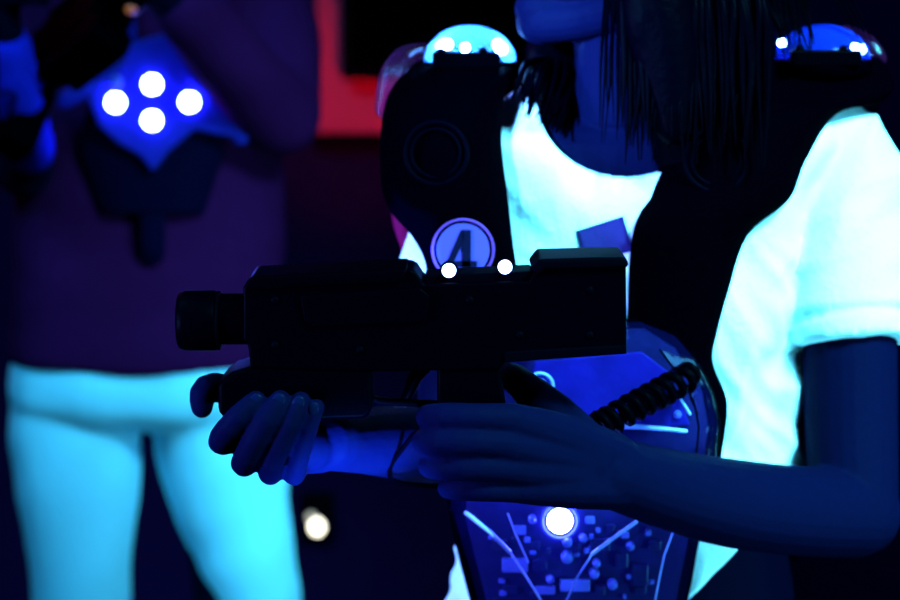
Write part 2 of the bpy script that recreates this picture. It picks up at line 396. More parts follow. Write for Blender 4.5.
# real folds pushed into the cloth
def folds(me, amp, f):
    bm = bmesh.new(); bm.from_mesh(me); bm.normal_update()
    for v_ in bm.verts:
        v_.co += v_.normal*amp*f(v_.co)
    bm.to_mesh(me); bm.free()
AX = (SL[3]-SL[2]).normalized()
def ridge(x): return 1-2.2*abs(x)
def tee_fold(p):
    q = p - SL[1]
    ax_d = (q-(SL[3]-SL[1]).normalized()*q.dot((SL[3]-SL[1]).normalized())).length
    if p.x > P(789, 250, .16).x and p.z > SL[3].z-.03 and ax_d < .075:
        w = ridge(noise.noise(V((q.x*7+q.z*8, q.y*8, q.z*26-q.x*22))))*.55
        w += ridge(noise.noise(V((q.x*9+3, q.y*9, q.z*50-q.x*18))))*.18
        d = (SL[3]-p).dot(AX)                       # stitched hem near the sleeve end
        w *= .35 if d < .018 else 1
        w -= .55*math.exp(-((d-.019)/.0032)**2)
        return w
    w = ridge(noise.noise(V((p.x*8+p.z*7, p.y*7, p.z*15-p.x*13))))*.9 + .35*ridge(noise.noise(V((p.x*24, p.y*16, p.z*34+p.x*26))))
    lo = max(0, min(1, (1.27-p.z)/.10))
    return w*(.25+1.2*lo)-.5*lo
folds(me, .0085, tee_fold)
to = bpy.data.objects.new('tmp', me); link(to)
bm = bmesh.new()
nc = P(628, 106, .10); sx, sz = 86*S(.11), 72*S(.11)
loft(bm, [[V((nc.x+sx*math.cos(2*PI*k/40)*(1.25 if y > .2 else 1), y, nc.z+sz*math.sin(2*PI*k/40)+(.02 if y > .2 else 0))) for k in range(40)] for y in (-.05, .161, .232)])
co = bpy.data.objects.new('cutter', mesh_from(bm, 'cutter')); link(co)
bo = to.modifiers.new('b', 'BOOLEAN'); bo.operation = 'DIFFERENCE'; bo.object = co; bo.solver = 'EXACT'
me = bpy.data.meshes.new_from_object(to.evaluated_get(bpy.context.evaluated_depsgraph_get()))
bpy.data.objects.remove(to); bpy.data.objects.remove(co)
bm = bmesh.new(); bm.from_mesh(me)
def cut(bm, a, b, c, keep):
    n = (b-a).cross(c-a).normalized()
    if n.dot(keep-a) > 0: n = -n
    bmesh.ops.bisect_plane(bm, geom=bm.verts[:]+bm.edges[:]+bm.faces[:], plane_co=a, plane_no=n, clear_outer=True)
# flat sleeve hems, rising shirt tail at her left side
def cut_local(bm, co, no, test):
    fs = [f for f in bm.faces if all(test(v_.co) for v_ in f.verts)]
    es = {e for f in fs for e in f.edges}; vs = {v_ for f in fs for v_ in f.verts}
    bmesh.ops.bisect_plane(bm, geom=list(vs)+list(es)+fs, plane_co=co, plane_no=no, clear_outer=True)
h0, h1 = P(797, 351, .15), P(905, 334, .15); nn = V((-(h1.z-h0.z), 0, h1.x-h0.x)).normalized()
if nn.z > 0: nn = -nn
nn = (nn + V((0, -.10, 0))).normalized()
#cut_local(bm, h0, nn, lambda c: c.x > P(790, 350, .15).x and c.z < P(850, 290, .15).z and c.z > P(850, 440, .15).z and (c-V((SL[3].x, SL[3].y, c.z))).length < .075)
cut(bm, P(740, 549, .10), P(690, 598, .09), P(740, 549, .10)+V((0, .3, .03)), P(600, 300, .1))
me2 = bpy.data.meshes.new('tee'); bm.to_mesh(me2); bm.free()
to = bpy.data.objects.new('tmp', me2); link(to)
so = to.modifiers.new('so', 'SOLIDIFY'); so.thickness = .0018; so.offset = -1
sm = to.modifiers.new('sm', 'SMOOTH'); sm.iterations = 1
me = bpy.data.meshes.new_from_object(to.evaluated_get(bpy.context.evaluated_depsgraph_get()))
bpy.data.objects.remove(to)
for p_ in me.polygons: p_.use_smooth = True
bm = bmesh.new(); bm.from_mesh(me); TEE = BVHTree.FromBMesh(bm); bm.free()
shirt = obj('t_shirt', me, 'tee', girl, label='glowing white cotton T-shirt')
# dark print on the chest, laid on the cloth
def on_tee(u, v, off=.0012):
    p = P(u, v, -.3); d = (p-CAM).normalized(); h = TEE.ray_cast(p, d)
    return (h[0]-d*off) if h[0] else P(u, v, .095)
bm = bmesh.new(); n = 10; q = [V((576, 231)), V((623, 216)), V((633, 251)), V((584, 262))]
g = [[bm.verts.new(on_tee(*((q[0]*(1-i/n)+q[1]*(i/n))*(1-j/n)+(q[3]*(1-i/n)+q[2]*(i/n))*(j/n)))) for i in range(n+1)] for j in range(n+1)]
for j in range(n):
    for i in range(n): bm.faces.new((g[j][i], g[j][i+1], g[j+1][i+1], g[j+1][i]))
bmesh.ops.solidify(bm, geom=bm.faces[:], thickness=.0006)
obj('chest_print', bm, 'print', shirt, label='grey-blue square print')
# ---- trousers and shoes
tr = bmesh.new()
ring_torso(tr, [(585, 482, 795, .094, .20), (640, 478, 800, .098, .20), (720, 468, 805, .098, .20), (790, 470, 800, .085, .20)], TC)
for s in (-1, 1): tube(tr, [(cx+s*.070, TC, hipz-.02), (cx+s*.085, TC-.01, .47), (cx+s*.09, TC+.01, .12)], [.088, .066, .052], 20, 5)
obj('trousers', fuse(tr, .006, 4), 'black_cloth', girl, label='black trousers')
for s in (-1, 1):
    bm = bmesh.new(); tube(bm, [(cx+s*.092, TC+.05, .05), (cx+s*.098, TC-.04, .045), (cx+s*.107, TC-.15, .034)], [.050, .046, .034], 18, 4, flat=.9, axis=V((0, 0, 1)))
    bmesh.ops.translate(bm, verts=bm.verts[:], vec=(0, 0, -min(v_.co.z for v_ in bm.verts))); obj('shoe', bm, 'black_cloth', girl)
# ---- hair: a solid fall of hair plus separate locks
hr = bmesh.new()
ellipsoid(hr, hp(-.022, 0, .043), (.098, .083, .092), HR, 28, 16)
tube(hr, jb([(660, -110, .19), (690, -20, .18), (705, 60, .160), (700, 140, .125)]), [.080, .068, .056, .040], 22, 5)
tube(hr, jb([(645, -60, .11), (656, 5, .100), (668, 70, .092), (674, 125, .080)]), [.038, .034, .028, .016], 16, 4)
tube(hr, jb([(600, -50, .245), (570, 20, .235), (556, 70, .205), (545, 112, .150)]), [.030, .030, .026, .008], 16, 4)
tube(hr, jb([(610, -20, .27), (590, 40, .255), (570, 90, .210), (556, 118, .150)]), [.035, .035, .024, .008], 16, 4)
tube(hr, jb([(640, -60, .10), (642, 0, .086), (645, 40, .084), (652, 85, .086)]), [.020, .018, .015, .006], 12, 4)
me = fuse(hr, .004, 3)
hb = bmesh.new(); hb.from_mesh(me); bpy.data.meshes.remove(me)
def lock(pts, r): tube(hb, jb(pts), r, 7, 4)
rnd = random.uniform
for k in range(70):                                            # far-side ends over her right collar
    t = k/70; u = 521+t*46+rnd(-4, 4); v = 96+t*26+rnd(-12, 18)
    lock([(575-8*t, 10+rnd(-8, 8), .245), (554+t*16+rnd(-4, 4), 60+rnd(-8, 6), .200), (u+7, v-26, .150), (u-3+rnd(-4, 4), v, .116)], [.0034, .0032, .0024, .0004])
for k in range(90):                                            # near-side fall beside the neck
    t = k/90; u = 626+t*140+rnd(-3, 3); d = .090-.004*t+rnd(-.008, .008)
    v = 136+rnd(-26, 34)
    lock([(622+t*110, -70, .11+rnd(0, .03)), (u-5+rnd(-4, 4), -5, d), (u+rnd(-4, 4), 60, d-.006), (u+rnd(-6, 6), v, d-.020)], [.0030, .0032, .0026, .0005])
for k in range(16):                                            # loose strands in front of the right shoulder lamp
    u = 766+k*3.0+rnd(-2, 2)
    lock([(715+k*2.5, -80, .15), (752+k*3, -30, .14), (u, 10+rnd(-6, 6), .140), (u+8+rnd(-8, 10), 50+rnd(-18, 10), .135)], [.0030, .0030, .0020-.00005*k, .0004])
for k in range(4):                                             # long strands sweeping past the right shoulder
    lock([(740+k*8, -90, .16), (800+k*8, -40, .16), (842+k*5, 10, .165), (868+k*5, 60+k*3, .17)], [.0012, .0012, .0010, .0003])
for k in range(14):                                            # thin strands over the jaw and neck
    u = 602+k*2.2+rnd(-1, 1)
    lock([(612+k*2, -60, .075), (u+3, -5, .078), (u+rnd(-4, 4)+1, 60, .094), (u+rnd(-5, 5), 122+rnd(-24, 26), .088)], [.0016, .0016, .0012, .0003])
obj('hair', hb, 'hair', girl, label='dark shoulder-length hair')

# ================================================================== HER VEST
vest = thing('laser_tag_vest', 'black padded vest with number 4 badge and lit shoulder domes', 'vest', (P(600, 600, .1).x, .1, P(600, 640, .1).z))
bm = bmesh.new()
pad_rows_r = [(64, 436, 508, .27, .0), (57, 434, 509, .235, .0), (60, 430, 512, .19, .0), (68, 412, 516, .150, .015), (80, 398, 511, .118, .02), (95, 388, 504, .100, .025),
              (120, 382, 502, .084, .028), (150, 380, 502, .074, .028), (190, 382, 507, .067, .024), (215, 393, 510, .066, .020), (235, 411, 512, .066, .016), (262, 425, 516, .068, .012),
              (300, 430, 522, .070, .010), (340, 438, 530, .072, .008)]
panel(bm, pad_rows_r, .022)
pad_r = obj('shoulder_pad', bm, 'vest', vest)
bm = bmesh.new()
pad_rows_l = [(64, 790, 870, .27, 0), (57, 785, 876, .235, 0), (60, 768, 882, .19, .0), (74, 738, 890, .170, .008), (90, 716, 893, .150, .01), (104, 702, 878, .128, .03),
              (114, 694, 836, .096, .03), (160, 663, 806, .080, .022), (200, 646, 789, .072, .020), (235, 632, 748, .068, .014), (290, 628, 729, .068, .010), (330, 628, 718, .070, .008),
              (362, 634, 713, .072, .006), (400, 640, 727, .072, .006), (440, 640, 724, .072, .006), (500, 640, 712, .072, .006)]
panel(bm, pad_rows_l, .020, sub=5)
pad_l = obj('shoulder_pad', bm, 'vest', vest)
def pad_extra(pad, u, v, y, r):
    bm = bmesh.new(); torus(bm, P(u, v, y), r*S(y), .0018, V((0, -1, .18)).normalized()); torus(bm, P(u, v, y), r*.78*S(y), .0012, V((0, -1, .18)).normalized())
    obj('speaker_ring', bm, 'vest_rim', pad)
pad_extra(pad_r, 436, 153, .0735, 31); pad_extra(pad_l, 716, 160, .0800, 31)
# number badge
by = .0635
bm = bmesh.new(); c = P(463, 250, by)
cyl(bm, c+V((0, .006, 0)), c+V((0, -.0005, 0)), 26.5*S(by), seg=40); badge = obj('number_badge', bm, 'badge', pad_r, smooth=False, label='round pale blue badge with number 4')
bm = bmesh.new(); torus(bm, c+V((0, .0008, 0)), 30.5*S(by), .0010, seg=48); obj('badge_ring', bm, 'badge_ring', pad_r)
bm = bmesh.new()
for q in ([(462, 230), (471, 230), (471, 275), (462, 275)], [(446, 261), (477, 261), (477, 267), (446, 267)], [(461, 230), (466, 236), (454, 262), (446, 264)]): prism(bm, q, by-.0016, by+.001)
obj('numeral', bm, 'badge_ink', pad_r, smooth=False)
# back half of the vest and straps over the sides
bm = bmesh.new()
rows = [(66, 440, 870, .295, .0), (100, 420, 880, .30, -.01), (160, 412, 865, .312, -.015), (240, 402, 840, .318, -.02), (300, 425, 825, .318, -.02), (420, 455, 810, .316, -.02), (560, 470, 800, .316, -.02)]
panel(bm, rows, .022); obj('back_panel', bm, 'vest', vest)
for s, (ua, ub) in enumerate(((470, 440), (806, 815))):
    pass
bm = bmesh.new(); tube(bm, jb([(399, 205, .25), (403, 225, .25), (409, 250, .25)]), [.007, .008, .006], 10, 4); obj('red_lit_edge', bm, 'red_edge_light', vest, label='added strip coloured like red light on the vest edge')  # added strip standing in for the red-lit edge of the vest
# shoulder lamps
def shoulder_light(u, v, y, rx, rz, leds, lens_pts, sr, lm='led_dome'):
    c = P(u, v, y); bm = bmesh.new()
    loft(bm, [[c+V((rx*f*math.cos(2*PI*k/28), rx*f*math.sin(2*PI*k/28), z)) for k in range(28)] for f, z in ((1.06, -.012), (1.06, -.002), (.98, .0005))])
    base = obj('shoulder_light', bm, 'vest', vest)
    bm = bmesh.new()
    box(bm, c+V((-.003, -rx*.93, .002)), (rx*1.45, .010, .0125)); obj('lamp_board', bm, 'gun', base, smooth=False, bevel=.0015)
    for du in (-.62, .28):
        bm = bmesh.new(); dome(bm, c+V((rx*du, -rx*.95, .0078)), (.0042, .0042, .0045), seg=14, rings=5); obj('screw', bm, 'gun', base)
    bm = bmesh.new(); dome(bm, c, (rx, rx, rz), seg=40, rings=14); bmesh.ops.solidify(bm, geom=bm.faces[:], thickness=.0018); obj('dome', bm, 'dome' if lm == 'led_dome' else 'dome_dim', base, label='clear plastic dome')
    for dx, dy, dz, r in leds:
        bm = bmesh.new(); ellipsoid(bm, c+V((dx, dy, dz)), (r, r, r), None, 14, 8); obj('led', bm, lm, base)
    bm = bmesh.new(); tube(bm, jb(lens_pts), sr, 10, 4, flat=.5, axis=V((0, 1, 0))); obj('side_lens', bm, 'lens', base)
shoulder_light(470, 61, .195, .0365, .0285, [(-.022, -.016, .012, .0042), (-.004, -.012, .011, .0036), (.0245, -.014, .010, .0046), (-.018, .010, .013, .0040), (.022, .012, .013, .0036)],
               [(424, 50, .24), (404, 58, .235), (391, 78, .225), (385, 108, .21)], [.006, .009, .010, .008])
shoulder_light(822, 59, .195, .0380, .0275, [(-.033, -.006, .013, .0034), (.0235, -.014, .010, .0032), (.0300, -.008, .008, .0038)],
               [(846, 30, .25), (866, 42, .24), (878, 58, .235)], [.004, .007, .007], 'led_dome_dim')

# chest unit: backing plate, circuit board, clear faceted cover
bm = bmesh.new()
panel(bm, [(318, 560, 655, .076, .004), (340, 520, 690, .074, .004), (380, 470, 708, .072, .004), (420, 456, 722, .072, .004), (470, 448, 720, .072, .004), (520, 450, 704, .072, .004), (600, 470, 688, .072, .004), (660, 488, 672, .074, .004)], .022)
plate = obj('chest_plate', bm, 'vest', vest)
cy = .062
bm = bmesh.new(); prism(bm, [(512, 350), (560, 332), (645, 330), (676, 350), (702, 392), (708, 425), (704, 462), (692, 520), (676, 600), (662, 650), (500, 650), (486, 600), (466, 520), (468, 450), (480, 400)], cy, cy+.008)
board = obj('circuit_board', bm, 'pcb', vest, smooth=False, label='dark circuit board lit blue')
bm = bmesh.new(); prism(bm, [(535, 362), (642, 352), (668, 372), (690, 425), (560, 432), (520, 420)], cy-.004, cy-.0005); obj('reflector_plate', bm, 'blueplate', board, smooth=False, bevel=.001)
# board components
def chip(u, v, w, h, d, m='chip'):
    bm = bmesh.new(); c = P(u, v, cy-d/2); box(bm, c, (w*S(cy), d, h*S(cy))); obj('chip', bm, m, board, smooth=False, bevel=.0006)
for (u, v, w, h, d) in ((515, 565, 26, 14, .005), (540, 565, 14, 10, .004), (600, 545, 20, 14, .004), (622, 560, 12, 16, .004), (575, 585, 30, 12, .005), (600, 590, 10, 10, .004), (545, 590, 20, 8, .004),
                        (640, 575, 16, 22, .005), (655, 545, 12, 10, .004), (500, 545, 14, 10, .004), (520, 530, 12, 9, .004), (590, 520, 9, 7, .003), (610, 528, 9, 7, .003), (625, 535, 8, 6, .003), (535, 545, 9, 7, .003),
                        (640, 590, 12, 8, .003), (510, 590, 14, 8, .003), (665, 400, 14, 18, .004), (650, 395, 9, 9, .004)):
    chip(u, v, w, h, d, random.choice(['chip', 'chip', 'comp']))
for (u, v, r) in ((567, 541, 5), (567, 556, 6), (612, 583, 5), (594, 572, 5), (550, 578, 4), (677, 413, 4), (532, 518, 4), (596, 562, 4), (583, 537, 4), (630, 545, 4)):
    bm = bmesh.new(); c = P(u, v, cy); cyl(bm, c, c+V((0, -.006, 0)), r*S(cy), seg=14); dome(bm, c+V((0, -.006, 0)), (r*S(cy),)*2+(.0025,), V((0, -1, 0)), 14, 4); obj('capacitor', bm, 'comp', board)
for k in range(26):  # small, mostly pale parts added as glints on the board
    u, v = rnd(485, 668), rnd(528, 598)
    if (u-560)**2+(v-521)**2 > 500: chip(u, v, rnd(3, 6), rnd(3, 6), .0035, random.choice(['comp', 'comp', 'chip']))
LEDS = []
for (u, v, r) in ((560, 521, 13), (560, 457, 9), (500, 484, 9), (622, 484, 9)):
    bm = bmesh.new(); c = P(u, v, cy-.004); ellipsoid(bm, c, (r*S(cy), .006, r*S(cy)), None, 18, 10); obj('led', bm, 'led_hot', board)
    bm = bmesh.new(); torus(bm, c, (r+5)*S(cy), .0012); obj('led_collar', bm, 'comp', board)
bm = bmesh.new(); torus(bm, P(540, 386, .046), 13*S(.05), .0012); torus(bm, P(540, 386, .046), 6*S(.05), .0010); obj('round_lens', bm, 'rib', board)
bm = bmesh.new(); tube(bm, jb([(592, 426, .046), (640, 427, .046), (686, 431, .048)]), [.0016, .0018, .0013], 8, 2); obj('lit_shelf_edge', bm, 'rib', board)  # pale rod standing in for the lit edge of a shelf
# clear cover
outer = [(540, 333), (585, 323), (640, 322), (675, 336), (700, 366), (714, 395), (720, 425), (716, 468), (706, 512), (694, 560), (684, 604), (670, 660), (492, 660), (476, 604), (464, 560), (450, 512), (452, 468), (462, 430), (486, 390), (514, 352)]
inner = [(552, 350), (588, 341), (634, 340), (660, 350), (681, 378), (694, 402), (699, 428), (695, 466), (682, 508), (664, 556), (655, 600), (648, 650), (512, 650), (504, 600), (496, 556), (472, 512), (474, 470), (486, 440), (506, 404), (528, 366)]
cen = (580, 470); bm = bmesh.new()
A = [bm.verts.new(P(u, v, .070)) for u, v in outer]; B = [bm.verts.new(P(u, v, .030)) for u, v in inner]
n = len(A)
for i in range(n): bm.faces.new((A[i], A[(i+1) % n], B[(i+1) % n], B[i]))
C_ = [bm.verts.new(P(580+(u-580)*.45, 500+(v-500)*.45, .022)) for u, v in inner]
for i in range(n): bm.faces.new((B[i], B[(i+1) % n], C_[(i+1) % n], C_[i]))
bm.faces.new(C_)
cover = obj('clear_cover', bm, 'clear', vest, smooth=False, label='clear faceted plastic cover')
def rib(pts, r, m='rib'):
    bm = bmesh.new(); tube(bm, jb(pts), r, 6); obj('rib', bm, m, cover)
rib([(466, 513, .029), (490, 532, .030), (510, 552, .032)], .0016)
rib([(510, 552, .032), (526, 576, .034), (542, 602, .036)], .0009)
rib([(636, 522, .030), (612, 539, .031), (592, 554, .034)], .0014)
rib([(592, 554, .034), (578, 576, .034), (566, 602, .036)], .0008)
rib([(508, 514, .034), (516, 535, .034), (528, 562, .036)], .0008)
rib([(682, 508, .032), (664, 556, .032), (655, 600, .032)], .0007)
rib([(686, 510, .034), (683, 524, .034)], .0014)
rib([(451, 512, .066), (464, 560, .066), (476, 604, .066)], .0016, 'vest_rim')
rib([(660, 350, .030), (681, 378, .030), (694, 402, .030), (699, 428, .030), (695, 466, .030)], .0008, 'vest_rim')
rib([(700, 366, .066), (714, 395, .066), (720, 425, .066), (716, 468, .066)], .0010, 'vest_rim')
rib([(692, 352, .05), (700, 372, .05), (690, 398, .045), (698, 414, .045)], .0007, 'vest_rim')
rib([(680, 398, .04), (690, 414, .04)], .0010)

# ================================================================== LASER GUN
GN, GF = -.108, -.056                             # near and far sides
gun = thing('laser_gun', 'black toy laser gun with two glowing white lights on top, held across the chest', 'toy gun', P(440, 380, -.083))
def gpart(name, poly, m='gun', n=GN, f=GF, bev=.0022, parent=gun, **k):
    bm = bmesh.new(); prism(bm, poly, n, f); return obj(name, bm, m, parent, smooth=True, bevel=bev, **k)
rec = gpart('receiver', [(243, 288), (248, 279), (290, 274), (410, 269), (416, 272), (424, 284), (430, 284), (530, 281), (536, 271), (544, 266), (626, 264), (627, 353), (540, 359), (505, 362), (500, 370), (372, 372), (250, 368), (248, 345), (243, 340)])
gpart('rear_cover', [(531, 271), (540, 259), (624, 257), (629, 262), (628, 268), (545, 270), (538, 276)], 'gun_rim', GN-.004, GF+.004)
gpart('upper_shroud', [(243, 288), (250, 277), (408, 269), (402, 283), (300, 288), (258, 291)], 'gun', GN-.004, GF+.004)
gpart('light_rail', [(424, 286), (426, 276), (532, 271), (534, 284)], 'gun_rim', GN+.008, GF-.008, .001)
for (u, v) in ((449, 272), (505, 268.5)):
    bm = bmesh.new(); c = P(u, v-1.5, -.1015); ellipsoid(bm, c, (.0048, .0048, .0048), None, 18, 12)
    obj('led', bm, 'led', gun, label='glowing white light')
    bm = bmesh.new(); torus(bm, c+V((0, .0035, 0)), .0052, .0009, V((0, -1, 0)), 20, 6); obj('led_bezel', bm, 'gun_rim', gun)
gpart('side_panel', [(300, 296), (420, 288), (430, 296), (426, 322), (312, 327), (304, 320)], 'gun', GN-.003, GN+.002, .0012)
gpart('lower_rail', [(505, 352), (626, 345), (627, 354), (540, 360), (505, 363)], 'gun_rim', GN-.0025, GF+.0025, .001)
ax = lambda u, v=319: P(u, v, -.082)
bm = bmesh.new(); cyl(bm, ax(252), ax(212), 26*S(-.09)); obj('barrel', bm, 'gun', gun, smooth=True, bevel=.001)
bm = bmesh.new(); rr = 30.5*S(-.09)
R_ = lambda u, r, vv=320.5: [ax(u, vv)+V((0, r*math.cos(2*PI*k/32), r*math.sin(2*PI*k/32))) for k in range(32)]
loft(bm, [R_(217, rr*.97), R_(215, rr), R_(186, rr), R_(180, rr*.94), R_(178, rr*.82), R_(179, rr*.74), R_(190, rr*.70)])
muz = obj('muzzle', bm, 'gun', gun)
bm = bmesh.new(); cyl(bm, ax(190, 320.5), ax(187, 320.5), rr*.68); obj('muzzle_lens', bm, 'gun_rim', muz)
bm = bmesh.new(); torus(bm, ax(219, 320.5), rr*.93, .0012, V((1, 0, 0))); obj('barrel_ring', bm, 'gun_rim', gun)
gpart('foregrip', [(217, 384), (232, 372), (252, 366), (372, 368), (373, 411), (366, 420), (330, 421), (300, 424), (232, 424), (218, 414)], 'gun', -.1065, -.057, .004)
grip = gpart('pistol_grip', [(437, 366), (500, 364), (505, 400), (512, 440), (518, 488), (512, 495), (462, 495), (455, 488), (447, 440), (437, 404)], 'gun', -.1055, -.068, .006)
bm = bmesh.new(); ellipsoid(bm, P(465, 496, -.107), (.0030, .003, .0022)); obj('indicator_light', bm, 'lamp_blue', gun)
bm = bmesh.new(); tube(bm, jb([(371, 396, -.083), (380, 401, -.083), (400, 402, -.083), (432, 404, -.083), (440, 404, -.083)]), .0028, 8, 2, flat=2.2, axis=V((0, 1, 0))); obj('trigger_guard', bm, 'gun_rim', gun)
bm = bmesh.new(); tube(bm, jb([(424, 366, -.083), (415, 378, -.083), (410, 390, -.083), (405, 399, -.083)]), [.0055, .005, .0042, .003], 10, 3); obj('trigger', bm, 'gun', gun)
for (u, v) in ((275, 300), (275, 345), (360, 350), (470, 300), (590, 290), (590, 335), (520, 335)):
    bm = bmesh.new(); c = P(u, v, GN); cyl(bm, c+V((0, .003, 0)), c+V((0, -.0008, 0)), .0026, seg=12); obj('screw', bm, 'gun_rim', gun)
bm = bmesh.new(); tube(bm, jb([(455, 484, -.060), (432, 440, -.058), (418, 432, -.050), (403, 448, -.036), (390, 468, -.022), (396, 482, -.010), (430, 486, .0), (480, 488, .015)]), .0019, 8, 5); obj('lead', bm, 'cord', gun)
# coiled cord between vest and gun
path = catmull(jb([(694, 374, .045), (665, 390, .020), (632, 408, .000), (600, 426, -.014)]), 60)
pts = []; L = len(path)
for i, p in enumerate(path):
    t_ = path[min(i+1, L-1)]-path[max(i-1, 0)]; t_.normalize(); n1 = V((0, 1, 0)); n1 = (n1-t_*n1.dot(t_)).normalized(); n2 = t_.cross(n1)
    a = i/L*2*PI*10; r = .0085*(min(1, i/14))
    pts.append(p+(n1*math.cos(a)+n2*math.sin(a))*r)
pts += catmull([pts[-1]]+jb([(585, 436, -.030), (560, 450, -.045), (535, 478, -.062), (505, 494, -.075)]), 6)[1:]
bm = bmesh.new(); tube(bm, pts, .0034, 8)
obj('coiled_cord', bm, 'cord', base=P(640, 420, 0), cat='cord', label='black coiled cord across the clear chest cover, running to the gun grip')

# ================================================================== PERSON BEHIND
BY = 1.22
bb = bmesh.new()
ring_torso(bb, [(-70, 60, 250, .07, BY), (-20, 30, 290, .10, BY), (60, 38, 278, .11, BY), (200, 32, 268, .11, BY), (300, 30, 268, .105, BY), (370, 30, 262, .10, BY), (400, 70, 220, .06, BY)], BY)
bcx = P(148, 300, BY).x
tube(bb, jb([(150, -60, BY), (150, -140, BY-.02)]), [.062, .058], 20)
hc = P(150, -215, BY-.03)
ellipsoid(bb, hc+V((0, .01, .03)), (.075, .095, .10), None, 24, 14); ellipsoid(bb, hc+V((0, -.03, -.05)), (.058, .06, .065), None, 24, 14)
tube(bb, [hc+V((0, -.085, .02)), hc+V((0, -.108, -.02))], [.009, .014], 12)
for s in (-1, 1): ellipsoid(bb, hc+V((s*.078, .01, -.01)), (.008, .02, .032)); ellipsoid(bb, hc+V((s*.032, -.078, .015)), (.014, .010, .010))
ellipsoid(bb, hc+V((0, -.088, -.055)), (.025, .012, .009))
def bfinger(pts): tube(bb, jb(pts), [.011, .010, .009, .008], 10, 2)
# his left arm, bent up, hand on the raised gun
tube(bb, jb([(260, -20, BY), (278, 60, 1.17), (278, 116, 1.10)]), [.058, .052, .044], 18, 4)
tube(bb, jb([(278, 116, 1.10), (226, 52, 1.0), (160, -16, .93)]), [.044, .038, .028], 18, 4)
ellipsoid(bb, P(142, -26, .925), (.035, .024, .036))
for k in range(4): bfinger([(140-k*3, -42+k*11, .915), (118-k*3, -42+k*11, .895), (108-k*3, -39+k*11, .905), (106-k*2, -34+k*11, .925)])
bfinger([(150, -38, .93), (138, -54, .94), (122, -58, .945), (112, -56, .95)])
# his right arm
tube(bb, jb([(45, -25, BY), (22, 60, 1.20), (24, 165, 1.12)]), [.055, .048, .040], 18, 4)
tube(bb, jb([(24, 165, 1.11), (30, 150, 1.05), (22, 108, .92), (9, 45, .865), (4, 10, .84)]), [.030, .024, .0215, .019, .018], 18, 4)
ellipsoid(bb, P(6, -22, .835), (.030, .026, .038))
for k in range(4): bfinger([(10, -32+k*10, .82), (30, -34+k*10, .805), (42, -31+k*10, .815), (44, -28+k*10, .835)])
bfinger([(0, -20, .84), (12, -40, .845), (28, -46, .845), (38, -44, .845)])
bh = P(150, 440, BY).z
for s in (-1, 1):
    tube(bb, [(bcx+s*.085, BY, bh+.03), (bcx+s*.11, BY-.01, .48), (bcx+s*.13, BY+.02, .09)], [.055, .045, .035], 18, 5)
    tube(bb, [(bcx+s*.13, BY+.05, .05), (bcx+s*.145, BY-.13, .036)], [.036, .028], 14)
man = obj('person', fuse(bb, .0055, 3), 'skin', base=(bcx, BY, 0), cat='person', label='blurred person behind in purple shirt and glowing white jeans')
# shirt with long left sleeve
sb = bmesh.new()
ring_torso(sb, [(-52, 70, 235, .085, BY), (-25, 22, 298, .115, BY), (60, 28, 288, .128, BY), (150, 22, 282, .130, BY), (240, 13, 284, .130, BY), (300, 10, 285, .130, BY), (335, 8, 286, .132, BY), (358, 9, 286, .130, BY)], BY)
tube(sb, jb([(256, -20, BY), (276, 60, 1.17), (278, 116, 1.10)]), [.066, .058, .051], 20, 4)
tube(sb, jb([(278, 116, 1.10), (234, 62, 1.01), (190, 12, .95)]), [.051, .045, .038], 20, 4)
tube(sb, jb([(50, -25, BY), (24, 50, 1.205), (22, 110, 1.17)]), [.062, .056, .052], 20, 4)
me = fuse(sb, .007, 4)
folds(me, .006, lambda p: noise.noise(V((p.x*9, p.y*8, p.z*16))))
obj('shirt', me, 'shirt', man, label='dark purple shirt')
bm = bmesh.new(); tube(bm, jb([(30, 150, 1.05), (22, 108, .92), (9, 45, .865)]), [.029, .0265, .024], 18, 5); obj('forearm_light_cover', bm, 'forearm_light', man, label='added cover coloured like blue light on the forearm')  # added over the bare arm to show the blue light falling on it
jb_ = bmesh.new()
rows = []
ring_torso(jb_, [(338, 14, 280, .118, BY), (380, 10, 287, .118, BY), (405, 16, 282, .105, BY), (420, 50, 240, .07, BY), (428, 110, 180, .03, BY)], BY)
def leg(pts, r):
    tube(jb_, pts, r, 24, 5)
legs = [[(77, 370, BY), (76, 465, BY), (82, 600, BY-.01)], [(214, 370, BY), (224, 465, BY), (254, 600, BY-.01)]]
foot = []
for i, l in enumerate(legs):
    q = jb(l); s = -1 if i == 0 else 1
    d = (q[2]-q[1]); kn = q[2]+d*1.0; 
    end = V((bcx+s*.14, BY+.02, .07)) if i == 1 else V((bcx-.105, BY+.02, .07))
    mid = V(((q[2].x*.5+end.x*.5), BY, .42))
    foot.append(end)
    leg(q+[mid, end], [.084, .082, .0625 if i == 0 else .060, .060, .056])
me = fuse(jb_, .006, 4)
folds(me, .005, lambda p: noise.noise(V((p.x*9+p.z*6, p.y*6, p.z*15-p.x*14))))
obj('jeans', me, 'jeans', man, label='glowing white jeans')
for e in foot:
    bm = bmesh.new(); tube(bm, [e+V((0, .05, -.02)), e+V((0, -.05, -.02)), e+V((.01, -.17, -.03))], [.055, .052, .04], 18, 4)
    bmesh.ops.translate(bm, verts=bm.verts[:], vec=(0, 0, -min(v_.co.z for v_ in bm.verts))); obj('shoe', bm, 'black_cloth', man)
bm = bmesh.new(); ellipsoid(bm, hc+V((0, .025, .045)), (.084, .098, .098), None, 24, 14); obj('hair', bm, 'hair', man)

